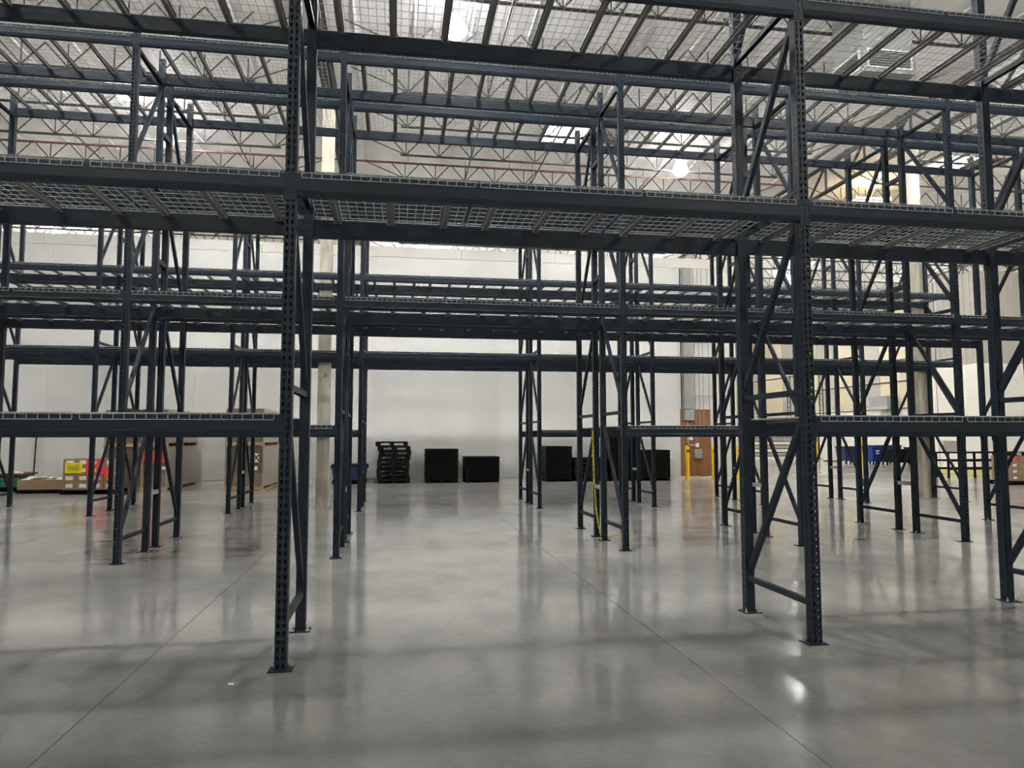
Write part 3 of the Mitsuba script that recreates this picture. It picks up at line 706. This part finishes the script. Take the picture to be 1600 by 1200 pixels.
# teal bins, dark tray and broom at the left edge
one('plastic_pallet', shape('pp5', lambda: plastic_pallet(1.3, .95, .12), 'mat_black'), 'black plastic pallet under the teal bins at the left edge', 'pallet', (-10.25, 22.75, 0))
for i, (bx_, nm) in enumerate(((-10.57, 'left'), (-9.95, 'right'))):
    one('teal_bin', shape('tbin', lambda: tub(.52, .7, .26), 'mat_teal'), f'teal plastic bin on the black pallet at the left edge, {nm} one', 'bin', (bx_, 22.7, .12))
t = thing('flat_tray', 'dark maroon tray with pink packing resting on the teal bins', 'tray')
part('tray', ply(tub(1.25, .8, .12), 'mat_maroon'), t, (-10.2, 22.72, .385))
scr = []
for i in range(14):
    m = trimesh.creation.box((.3, .2, .012)); m.apply_transform(trimesh.transformations.euler_matrix(*RNG.uniform(-.25, .25, 2), RNG.uniform(0, 3))); m.apply_translation((RNG.uniform(-.4, .4), RNG.uniform(-.2, .2), .10 + RNG.uniform(0, .04))); scr.append(m)
k = part('packing_scrap', ply(cat(scr), 'mat_paper'), t, (-10.2, 22.72, .385), label='pale packing'); labels[k]['kind'] = 'stuff'
t = thing('broom', 'broom with a black handle standing upright against the back wall', 'broom')
part('handle', ply(rod((-10.55, 25.12, .12), (-10.55, 25.2, 1.55), .02, 8, cap=True), 'mat_black', smooth=40), t)
part('brush', ply(cat([bx(-10.75, -10.35, 25.05, 25.14, .07, .13), bx(-10.74, -10.36, 25.06, 25.13, 0, .07)]), 'mat_black2'), t)

# ------------------------------------------------------------------ plywood board with electrics, bollards
PX0, PX1, PY = 11.03, 12.2, FW - .025
struct_y = FW
t = thing('plywood_board', 'brown plywood backing board fixed to the white wall behind yellow bollards', 'board')
part('board', ply(bx(PX0, PX0 + .60, PY, FW - .001, .09, 2.52), 'mat_plywood'), t)
part('board', ply(bx(PX0 + .604, PX1, PY, FW - .001, .09, 2.52), 'mat_plywood'), t)
part('bottom_strip', ply(bx(PX0 + .72, PX1 - .1, PY, FW - .001, .06, .088), 'mat_dark'), t)
def ebox(x0, x1, z0, z1, dpt, label, m='mat_elec'):
    t = thing('electrical_box', label, 'electrical box')
    part('enclosure', ply(bx(x0, x1, PY - dpt, PY, z0, z1), m), t)
    part('cover', ply(cat([bx(x0 - .008, x1 + .008, PY - dpt - .012, PY - dpt, z0 - .008, z1 + .008), bx(x1 - .03, x1 - .015, PY - dpt - .02, PY - dpt - .012, (z0 + z1) / 2 - .03, (z0 + z1) / 2 + .03)]), m), t)
ebox(11.15, 11.49, 2.12, 2.50, .16, 'larger grey electrical box at the top of the plywood board')
ebox(11.52, 11.78, .74, 1.06, .12, 'smaller grey electrical box low on the plywood board')
ebox(11.34, 11.46, 1.40, 1.54, .06, 'small white junction box left on the plywood board', 'mat_white')
ebox(11.58, 11.69, 1.14, 1.28, .06, 'small white junction box above the lower grey box', 'mat_white')
def conduit(pts_, r, label, m='mat_elec'):
    t = thing('conduit', label, 'conduit')
    for a_, b_ in zip(pts_[:-1], pts_[1:]): part('tube', ply(rod(a_, b_, r, 8, cap=True), m, smooth=40), t)
yc = PY - .03
conduit([(11.09, FW - .03, 2.53), (11.09, FW - .03, 7.77)], .022, 'dark vertical conduit left of the wide grey riser', 'mat_dark')
conduit([(11.60, yc, 1.28), (11.60, yc, 7.77)], .016, 'thin grey vertical conduit, first right of the wide riser')
conduit([(11.76, yc, 1.75), (11.76, yc, 7.77)], .014, 'thin grey vertical conduit, second right of the wide riser')
conduit([(11.92, yc, 1.6), (11.92, yc, 7.77)], .012, 'thin grey vertical conduit, third right of the wide riser')
conduit([(12.15, yc, 1.65), (12.15, yc, 7.77)], .014, 'grey vertical conduit by the right edge of the plywood board')
conduit([(11.29, yc, 2.11), (11.29, yc, 1.33), (11.36, yc, 1.21), (11.58, yc, 1.21)], .014, 'white bent conduit on the plywood board', 'mat_white')
t = thing('cable_riser', 'wide grey metal cable riser climbing the wall above the plywood board', 'riser')
part('trunking', ply(cat([bx(11.17, 11.50, FW - .13, FW - .002, 2.53, 7.78), bx(11.16, 11.17, FW - .14, FW - .002, 2.53, 7.78)]), 'mat_elec'), t)
for z_ in (3.0, 5.0, 7.0): part('strut', ply(bx(11.05, 12.22, FW - .15, FW - .132, z_, z_ + .035), 'mat_elec'), t)
for (bxx, nm) in ((10.98, 'left'), (11.98, 'middle'), (12.93, 'right')):
    t = thing('bollard', f'yellow steel bollard in front of the plywood board, {nm} of three', 'bollard')
    part('post', shape('bol', lambda: lathe([(.001, 1.20), (.04, 1.195), (.065, 1.18), (.075, 1.15), (.075, 0)], 18), 'mat_yellow', 40), t, (bxx, 24.6, 0))
    part('cable_clip', shape('bolc', lambda: cat([bx(-.05, .07, -.09, -.072, .98, 1.05)]), 'mat_dark'), t, (bxx, 24.6, 0))

# ------------------------------------------------------------------ dock area far right
for i in range(5):
    t = thing('tray_stack', f'white and grey nested tray stack beyond the racks, {ORD(i)} from the left', 'tray stack', 'stacked white trays in the dock area')
    for k in range(6):
        part('tray', shape(('ts', k % 2), lambda: cat([bx(-.55, .55, -.5, .5, 0, .14), bx(-.58, .58, -.53, .53, .14, .18)]), 'mat_white' if k % 2 == 0 else 'mat_grey_panel'), t, (24.75 + i * 1.25, 46.5 + .3 * i, k * .25))
        part('spacer', shape('tsp', lambda: bx(-.5, .5, -.45, .45, .18, .25), 'mat_card_grey'), t, (24.75 + i * 1.25, 46.5 + .3 * i, k * .25))
def wheeled_bin(x, y, w, d, h, m, label):
    t = thing('wheeled_bin', label, 'bin')
    part('tub', ply(tub(w, d, h - .16), m), t, (x, y, .16))
    for sx_ in (-1, 1):
        for sy_ in (-1, 1):
            part('caster', shape('cast', lambda: cat([rod((-.025, 0, .06), (.025, 0, .06), .06, 10, side=(0, 1, 0), cap=True), bx(-.035, .035, -.03, .03, .10, .162)]), 'mat_black'), t, (x + sx_ * (w / 2 - .16), y + sy_ * (d / 2 - .16), 0))
wheeled_bin(26.2, 37.9, 1.0, .9, .98, 'mat_navy', 'navy wheeled bin, leftmost of the bins beyond the racks')
wheeled_bin(26.7, 36.3, .9, .9, .98, 'mat_blue', 'bright blue wheeled bin with white labels among the bins')
wheeled_bin(28.05, 37.4, 1.6, .9, 1.05, 'mat_blue', 'wide blue wheeled bin behind the black one')
wheeled_bin(27.4, 34.9, 1.75, 1.0, .86, 'mat_black2', 'wide black wheeled bin in front of the blue bins')
wheeled_bin(28.9, 36.0, .6, .9, .95, 'mat_navy', 'narrow navy bin, rightmost of the bins beyond the racks')
one('white_label', ply(cat([bx(26.45, 26.65, 35.80, 35.82, .72, .79), bx(26.45, 26.62, 35.80, 35.82, .58, .66)]), 'mat_paper'), 'white labels on the bright blue bin', 'label')
def cabinet(x, y, w, d, h, label):
    t = thing('white_cabinet', label, 'cabinet')
    part('body', ply(bx(x, x + w, y, y + d, .06, h), 'mat_white'), t)
    part('plinth', ply(bx(x + .02, x + w - .02, y + .02, y + d, 0, .06), 'mat_dark'), t)
    part('door', ply(bx(x + .02, x + w - .02, y - .02, y, .1, h - .04), 'mat_white'), t)
cabinet(27.4, 41.5, .85, .8, 1.9, 'tall white cabinet left of the blue bins')
cabinet(30.3, 52.0, 1.2, .8, 1.7, 'white cabinet against the far dock wall')
t = thing('platform_cart', 'low grey platform cart near the far dock wall', 'cart')
part('deck', ply(bx(29.6, 30.6, 48.4, 49.1, .16, .22), 'mat_grey_panel'), t)
part('load', ply(bx(29.75, 30.5, 48.5, 49.0, .22, .5), 'mat_card_grey'), t)
for xx in (29.7, 30.5): part('wheel', shape('cw', lambda: rod((-.02, 0, .08), (.02, 0, .08), .08, 10, side=(0, 1, 0), cap=True), 'mat_black'), t, (xx, 48.75, 0))
for (xx, yy, nm) in ((29.6, 46.6, 'left'), (30.3, 42.7, 'right')):
    t = thing('bollard', f'yellow and black guard post by the far dock wall, {nm} one', 'bollard')
    part('post', ply(bx(xx, xx + .16, yy, yy + .16, 0, 1.9), 'mat_yellow'), t)
    part('black_guard', ply(bx(xx + .16, xx + .30, yy, yy + .16, 0, 1.7), 'mat_dark'), t)
# dock wall fittings
def ladder_track(y, z0, z1, nm):
    t = thing('door_track', f'ladder-like steel door track on the dock wall, {nm}', 'door track')
    for dy in (0, .42): part('rail', shape('rail', lambda: bx(-.05, -.01, 0, .04, z0, z1), 'mat_joist'), t, (X1, y + dy, 0))
    for z in np.arange(z0 + .2, z1, .42): part('rung', shape('rung', lambda: bx(-.04, -.015, .04, .42, 0, .03), 'mat_joist'), t, (X1, y, z))
for yy, nm in ((53.8, 'farthest'), (49.3, 'middle'), (44.8, 'nearest')): ladder_track(yy, 2.4, 6.3, nm)
for z_, nm in ((6.35, 'upper'), (5.0, 'middle'), (3.3, 'lower')):
    t = thing('conduit', f'dark conduit running along the dock wall, {nm} one', 'conduit')
    part('tube', ply(rod((X1 - .09, 37.5, z_), (X1 - .09, 62.5, z_), .03, 6, cap=True), 'mat_joist'), t)
    for yy in np.arange(38.2, 62, 3.1): part('bracket', shape('brk', lambda: bx(-.09, -.003, 0, .04, -.012, .012), 'mat_joist'), t, (X1, yy, z_ - .035))
t = thing('wall_heater', 'grey box unit on the dock wall above the bins', 'wall unit')
part('casing', ply(bx(31.2, 31.95, 41.2, 42.9, 3.3, 4.1), 'mat_elec'), t)
part('front_strip', ply(bx(31.15, 31.2, 41.15, 42.95, 3.25, 3.45), 'mat_grey_panel'), t)
one('floor_stripe', ply(bx(16.5, 23.2, 27.2, 27.3, 0.0005, .0025), 'mat_yellow_sign'), 'yellow line painted on the floor beyond the racks', 'floor marking')
one('floor_stripe', ply(bx(20.5, 30.5, 31.0, 31.1, 0.0005, .0025), 'mat_yellow_sign'), 'second yellow floor line near the bins', 'floor marking')
# black work table
t = thing('work_table', 'long black work table with two shelves before the white block wall', 'table')
TX0, TX1, TY0, TY1 = 20.6, 23.9, 23.75, 24.45
part('tabletop', ply(bx(TX0, TX1, TY0, TY1, .90, .955), 'mat_black2'), t)
for xx in (TX0 + .08, TX0 + 1.16, TX0 + 2.24, TX1 - .14):
    for yy in (TY0 + .02, TY1 - .08): part('leg', shape('tleg', lambda: bx(0, .06, 0, .06, 0, .90), 'mat_black'), t, (xx, yy, 0))
for zz in (.60, .30): part('shelf_rail', ply(cat([bx(TX0 + .08, TX1 - .08, TY0 + .03, TY0 + .08, zz, zz + .07), bx(TX0 + .08, TX1 - .08, TY1 - .08, TY1 - .03, zz, zz + .07)]), 'mat_black'), t)
one('parts_box', ply(cat([bx(20.95, 21.55, 23.9, 24.3, .955, 1.33), bx(20.93, 21.57, 23.88, 24.32, 1.33, 1.36)]), 'mat_grey_panel'), 'pale grey box standing on the black work table', 'box')
one('wall_speaker', ply(cat([bx(24.1, 24.3, FW - .2, FW - .002, 1.55, 1.75), bx(24.16, 24.24, FW - .22, FW - .2, 1.6, 1.7)]), 'mat_dark'), 'small dark box fixed on the white block wall above the table', 'wall box')
# cartons at the right edge
t = thing('plastic_pallet', 'black pallet under the carton stack at the right edge', 'pallet')
part('base', ply(plastic_pallet(1.4, .9, .12), 'mat_black'), t, (20.35, 20.5, 0))
for k in range(4):
    for i in range(3):
        c = thing('carton', f'labelled brown carton, stack at right edge, {ORD(k)} layer, {ORD(i)} from left', 'box', 'cartons at the right edge')
        part('box', shape('rc', lambda: carton_mesh(.43, .6, .19), 'mat_card_light'), c, (19.92 + .44 * i, 20.45, .12 + .195 * k))
        part('white_label', shape('rcl', lambda: bx(-.06, .06, -.004, .004, .06, .13), 'mat_paper'), c, (19.98 + .44 * i, 20.147, .12 + .195 * k), label='pale label')
one('red_sheet', ply(bx(19.98, 20.16, 20.136, 20.142, .76, .88), 'mat_red'), 'small red sheet at the top of the carton stack at the right edge', 'sheet')
one('floor_scrap', ply(trimesh.creation.box((.035, .02, .004)).apply_transform(trimesh.transformations.euler_matrix(.1, .15, .6)), 'mat_paper'), 'tiny white paper scrap lying on the floor in the foreground', 'scrap', (-.255, 4.72, .006))

t = thing('flat_crate', 'flat black crate with a white oval emblem on the carton stack at the right edge', 'crate')
part('crate', ply(cat([bx(19.72, 21.0, 20.18, 20.72, .905, .99), bx(19.70, 21.02, 20.16, 20.74, .99, 1.02)]), 'mat_black2'), t)
def oval(a0, a1, ro, ri):
    th = np.linspace(a0, a1, 25)
    return trimesh.creation.extrude_polygon(Polygon([(ro * 1.9 * math.cos(q), ro * math.sin(q)) for q in th] + [(ri * 1.9 * math.cos(q), ri * math.sin(q)) for q in th[::-1]]), .004, engine='earcut').apply_transform(trimesh.transformations.rotation_matrix(math.pi / 2, (1, 0, 0)))
part('oval_emblem', ply(oval(.4, 5.9, .046, .024), 'mat_paper'), t, (20.18, 20.158, .962), label='white oval emblem')
part('green_arc', ply(oval(1.9, 3.6, .056, .048), 'mat_green'), t, (20.18, 20.158, .962), label='green arc')
part('red_arc', ply(oval(4.6, 6.0, .022, .013), 'mat_red'), t, (20.18, 20.158, .962), label='red arc')
